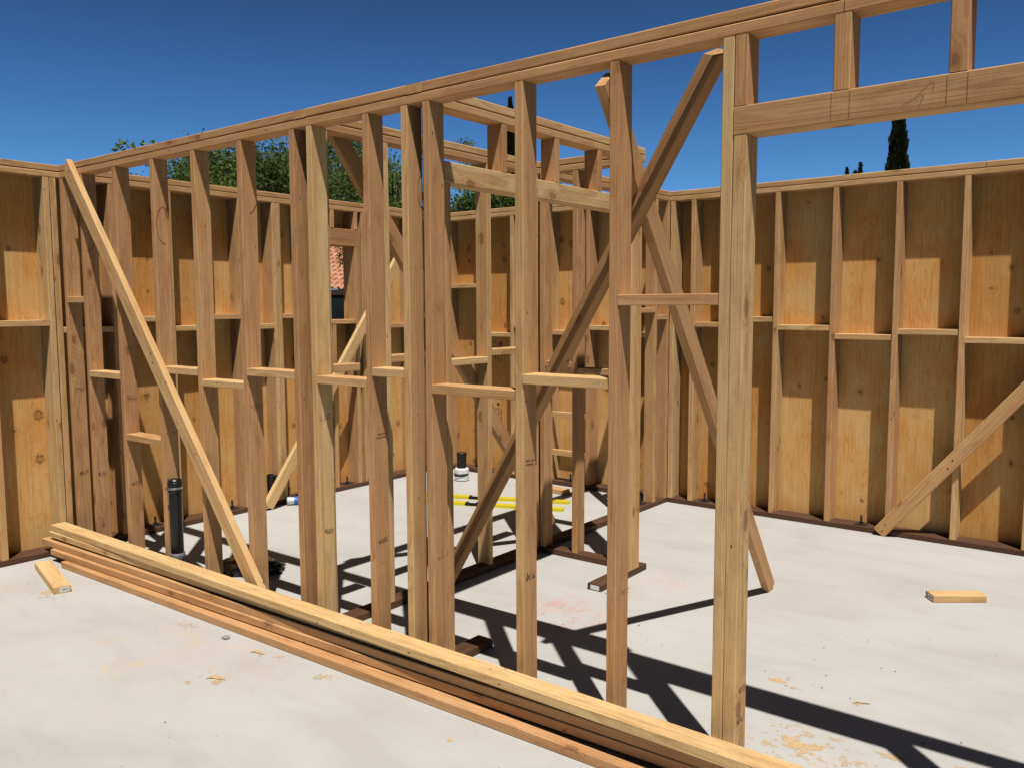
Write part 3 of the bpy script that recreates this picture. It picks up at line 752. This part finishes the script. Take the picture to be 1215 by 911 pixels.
bm = bmesh.new(); add_box(bm, ex-7.4, ex-.7, y0+.5, y0+L-.5, -.2, ez-.1)
add_box(bm, ex-.70, ex-.021, y0+.2, y0+L-.2, ez-.16, ez-.12); mesh_obj('wall', bm, M_STUCCO, hs)
for y in (19.0, 21.4, 24.6):
    bm = bmesh.new(); add_box(bm, ex-.72, ex-.66, y, y+1.3, .75, 2.0); wn = mesh_obj('window', bm, M_STUCCO, hs)
    bm = bmesh.new(); add_box(bm, ex-.659, ex-.655, y+.06, y+1.24, .81, 1.94); mesh_obj('pane', bm, M_GLASSD, wn)
bm = bmesh.new(); vx, vy = ex-1.15, 20.95; vz = ez+1.15*sl
add_box(bm, vx-.16, vx+.16, vy-.2, vy+.16, vz-.05, vz+.22); add_lathe(bm, [(.10, .22), (.10, .36), (.15, .37), (.15, .42)], 16, M=Matrix.Translation((vx, vy, vz)))
mesh_obj('roof_vent', bm, M_WHITE, rf)

# ------------------------------------------------------------------ trees outside
def limb(bm, pts, rad, n=8):
    rings = []
    for i, (p, r) in enumerate(zip(pts, rad)):
        p = Vector(p); d = (Vector(pts[min(i+1, len(pts)-1)]) - Vector(pts[max(i-1, 0)])).normalized()
        a = d.orthogonal().normalized(); b = d.cross(a)
        rings.append([bm.verts.new(p + (a*math.cos(2*math.pi*k/n)+b*math.sin(2*math.pi*k/n))*r) for k in range(n)])
    for u, v in zip(rings[:-1], rings[1:]):
        for k in range(n): bm.faces.new((u[k], u[(k+1)%n], v[(k+1)%n], v[k]))
def leaf(bm, c, size, rnd, up=.9, asp=.5):
    n = Vector((rnd.gauss(0, 1), rnd.gauss(0, 1), rnd.gauss(0, 1)+up)).normalized()
    a = n.orthogonal().normalized(); a = Matrix.Rotation(rnd.uniform(0, 6.28), 3, n) @ a; b = n.cross(a)
    L = size*rnd.uniform(.6, 1.3); w = L*asp
    p = [c-a*L*.5, c+b*w*.5, c+a*L*.5+n*L*.12, c-b*w*.5]
    bm.faces.new([bm.verts.new(v) for v in p])
def tree(name, label, x, y, top, base, rx, mat, seed, nclump, nleaf, size, group, shape='round', sparse=1.0, sprigs=()):
    rnd = random.Random(seed)
    t = thing(name, (x, y, -.16), label, 'tree', group)
    bm = bmesh.new(); h = top-base
    bend = (rnd.uniform(-.3, .3), rnd.uniform(-.3, .3))
    pts = [(x, y, -.2), (x+bend[0]*.4, y+bend[1]*.4, base*.6), (x+bend[0], y+bend[1], base+h*.35), (x+bend[0]*.6, y+bend[1]*.6, top-h*.12)]
    limb(bm, pts, [.16, .13, .09, .02])
    crown = bmesh.new()
    for i in range(nclump):
        for _ in range(50):
            u = Vector((rnd.uniform(-1, 1), rnd.uniform(-1, 1), rnd.uniform(0, 1)))
            if shape == 'round': r = math.sqrt(max(0, 1-(u.z*2-1)**2))*(.75+.25*math.sin(7*u.z+seed))
            elif shape == 'cone': r = (1-u.z)**.7 + .06
            else: r = .8*min(1, (1-u.z)**.65*1.25)*min(1, .55+u.z*2) + .03
            if math.hypot(u.x, u.y) < r: break
        rad = math.hypot(u.x, u.y)/max(r, .01)
        if rad < .35 and rnd.random() < .5: continue
        c = Vector((x+u.x*rx, y+u.y*rx, base+u.z*h))
        if i % 3 == 0:
            z0 = max(base*.7, c.z-.3*h-.3)
            limb(bm, [(x+bend[0]*.6, y+bend[1]*.6, z0), (x+(c.x-x)*.5, y+(c.y-y)*.5, z0+(c.z-z0)*.65), tuple(c)], [.045, .028, .008], 5)
        cr = rx*rnd.uniform(.16, .34)*sparse**.3
        for _ in range(int(2.3*nleaf*rnd.uniform(.5, 1.4))):
            d = Vector([max(-1.5, min(1.5, rnd.gauss(0, k))) for k in (1, 1, .8)])*cr*.55
            leaf(crown, c+d, size*.66, rnd)
    for (sx_, sy_, sz_, sr_) in sprigs:
        limb(bm, [(x+bend[0], y+bend[1], base+h*.4), ((x+sx_)/2, (y+sy_)/2, sz_-.35), (sx_, sy_, sz_)], [.03, .018, .005], 5)
        for _ in range(16):
            leaf(crown, Vector((sx_+rnd.uniform(-1, 1)*sr_, sy_+rnd.uniform(-1, 1)*sr_, sz_+rnd.uniform(-1, .7)*sr_)), size, rnd)
    mesh_obj('trunk', bm, M_BARK, t); mesh_obj('crown', crown, mat, t)
G = 'leafy trees beyond the left wall'
tree('leafy_tree', 'sparse leafy tree whose thin sprigs show over the left end of the wall tops', -15.5, 9.15, 4.45, 2.2, 1.45, M_LEAF, 21, 70, 34, .13, G, sparse=.7, sprigs=((-15.92, 8.40, 4.70, .13), (-15.78, 8.56, 4.62, .12), (-15.62, 8.75, 4.70, .10)))
tree('leafy_tree', 'dense grey green tree between the third and fifth studs of the foreground wall', -16.35, 11.55, 5.2, 2.6, 1.9, M_LEAF2, 22, 170, 80, .14, G)
tree('leafy_tree', 'broad dark tree seen through the double stud gap left of the centre', -36.4, 31.2, 11.6, 3.0, 4.6, M_LEAF2, 23, 190, 80, .32, G)
tree('leafy_tree', 'bright green tree seen in the narrow gap before the centre double stud', -17.8, 17.3, 6.1, 1.5, 1.6, M_LEAF, 24, 150, 70, .15, G)
tree('leafy_tree', 'pointed bright green tree rising over the closet header', -16.3, 18.95, 6.65, 2.2, 1.15, M_LEAF, 25, 110, 60, .14, G, 'cone')
tree('leafy_tree', 'low dark tree filling the view under the closet header', -14.6, 18.6, 4.9, 1.4, 2.0, M_LEAF2, 26, 190, 80, .16, G)
def cypress(label, x, y, top, r, n, seed):
    rnd = random.Random(seed); t = thing('cypress_tree', (x, y, -.16), label, 'tree', 'slim dark cypresses')
    bm = bmesh.new(); limb(bm, [(x, y, -.2), (x, y, 2), (x, y, top*.9)], [.14, .1, .02]); mesh_obj('trunk', bm, M_BARK, t)
    cr = bmesh.new()
    for i in range(n):
        u = rnd.random()
        z = .6 + (top-.6)*u
        rr = r*min(1, (1-u)**.62*1.35+.02)*min(1, .5+u*3)*(1+.12*math.sin(9*u*6.28+seed)+rnd.uniform(-.12, .12))
        a = rnd.uniform(0, 6.28); q = rr*(rnd.random()**.35)
        c = Vector((x+math.cos(a)*q, y+math.sin(a)*q, z))
        out = Vector((math.cos(a)*.35, math.sin(a)*.35, 1)).normalized()
        L = rnd.uniform(.14, .34); s_ = out.cross(Vector((rnd.gauss(0, 1), rnd.gauss(0, 1), rnd.gauss(0, 1)))).normalized()*L*.17
        cr.faces.new([cr.verts.new(v) for v in (c-out*L*.5, c+s_, c+out*L*.6, c-s_)])
    mesh_obj('crown', cr, M_CYP, t)
cypress('slim dark cypress standing above the back wall at the right', -9.45, 38.85, 10.3, .64, 14000, 31)
cypress('slim dark cypress beyond the closet header', -27.65, 35.45, 12.35, .62, 7000, 32)
for i, (x, y, zt, lb) in enumerate(((-19.9, 67.1, 12.0, 'leftmost of three far conifer tips above the back wall'), (-19.35, 67.3, 11.75, 'middle of three far conifer tips above the back wall'), (-19.0, 67.35, 12.3, 'tallest and rightmost of three far conifer tips above the back wall'))):
    rnd = random.Random(40+i); t = thing('conifer_tree', (x, y, -.16), lb, 'tree', 'far conifer tips')
    bm = bmesh.new(); limb(bm, [(x, y, -.2), (x, y, zt*.95)], [.2, .02]); mesh_obj('trunk', bm, M_BARK, t)
    cr = bmesh.new()
    for k in range(2200):
        u = rnd.random(); z = 5+(zt-5)*u; a = rnd.uniform(0, 6.28); q = 1.2*(1-u)*rnd.random()**.5+.03
        leaf(cr, Vector((x+q*math.cos(a), y+q*math.sin(a), z)), .3, rnd, asp=.35)
    mesh_obj('crown', cr, M_CYP, t)

# ------------------------------------------------------------------ light, sky, camera
SUN = Vector((.30, -.275, 1.0)).normalized()
ld = bpy.data.lights.new('sun', 'SUN'); ld.energy = 5.0; ld.angle = R_(.53); ld.color = (1.0, .955, .89)
lo = link(bpy.data.objects.new('sun', ld)); lo.rotation_euler = (-SUN).to_track_quat('-Z', 'Y').to_euler()
lo.location = (0, 0, 20)
wd = bpy.data.worlds.new('World'); SC.world = wd; wd.use_nodes = True
nt = wd.node_tree; nt.nodes.clear()
wo = nt.nodes.new('ShaderNodeOutputWorld'); bg = nt.nodes.new('ShaderNodeBackground'); sky = nt.nodes.new('ShaderNodeTexSky')
sky.sky_type = 'NISHITA'; sky.sun_disc = False
sky.sun_elevation = math.asin(SUN.z); sky.sun_rotation = math.atan2(SUN.x, SUN.y)
sky.altitude = 300; sky.air_density = 1.0; sky.dust_density = .2; sky.ozone_density = 3.0
# deep clear summer sky: the air low down is brighter and bluer, overhead it is dimmed further to cut fill light
tc = nt.nodes.new('ShaderNodeTexCoord'); sp3 = nt.nodes.new('ShaderNodeSeparateXYZ'); nt.links.new(tc.outputs['Generated'], sp3.inputs[0])
def wramp(stops):
    nd = nt.nodes.new('ShaderNodeValToRGB'); cr = nd.color_ramp
    while len(cr.elements) < len(stops): cr.elements.new(.5)
    for e, (p, c) in zip(cr.elements, stops): e.position = p; e.color = (c, c, c, 1)
    nt.links.new(sp3.outputs[2], nd.inputs[0]); return nd.outputs[0]
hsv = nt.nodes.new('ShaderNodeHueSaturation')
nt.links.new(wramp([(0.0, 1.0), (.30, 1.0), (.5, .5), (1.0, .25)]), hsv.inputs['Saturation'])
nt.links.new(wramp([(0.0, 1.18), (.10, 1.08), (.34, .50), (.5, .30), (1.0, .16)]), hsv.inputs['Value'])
gm = nt.nodes.new('ShaderNodeMix'); gm.data_type = 'RGBA'; gm.blend_type = 'MULTIPLY'; gm.inputs[0].default_value = 1.0
gm.inputs[7].default_value = (.55, 1.09, 1.68, 1)
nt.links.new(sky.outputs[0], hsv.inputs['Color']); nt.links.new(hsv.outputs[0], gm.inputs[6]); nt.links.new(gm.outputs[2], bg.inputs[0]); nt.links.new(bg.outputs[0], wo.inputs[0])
# the half of the sky behind the viewer is dimmed to deepen the shade
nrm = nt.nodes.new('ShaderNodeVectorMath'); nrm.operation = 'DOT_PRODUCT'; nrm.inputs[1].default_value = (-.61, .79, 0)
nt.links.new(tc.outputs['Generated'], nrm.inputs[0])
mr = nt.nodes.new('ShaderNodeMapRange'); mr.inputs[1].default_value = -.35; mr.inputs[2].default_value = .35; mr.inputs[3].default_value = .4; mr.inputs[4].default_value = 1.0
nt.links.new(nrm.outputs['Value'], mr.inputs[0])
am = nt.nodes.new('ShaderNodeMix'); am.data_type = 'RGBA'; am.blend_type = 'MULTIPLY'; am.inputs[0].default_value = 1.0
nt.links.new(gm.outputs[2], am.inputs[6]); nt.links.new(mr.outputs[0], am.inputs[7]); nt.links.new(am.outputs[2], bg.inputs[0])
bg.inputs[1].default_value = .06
cd = bpy.data.cameras.new('camera'); cam = link(bpy.data.objects.new('camera', cd)); SC.camera = cam
cd.sensor_width = 36; cd.lens = 998.8/1215*36; cd.clip_start = .05; cd.clip_end = 3000
r2 = Vector((.78918181, .61414603, -.00408971)); u2 = Vector((-.05249396, .07408678, .99586923)); bk = Vector((.61191213, -.7857072, .0907069))
cam.matrix_world = Matrix(((r2.x, u2.x, bk.x, 0), (r2.y, u2.y, bk.y, 0), (r2.z, u2.z, bk.z, 1.56962), (0, 0, 0, 1)))
SC.view_settings.view_transform = 'Standard'; SC.view_settings.look = 'None'; SC.view_settings.exposure = 0; SC.view_settings.gamma = 1
SC.cycles.max_bounces = 8; SC.cycles.diffuse_bounces = 1
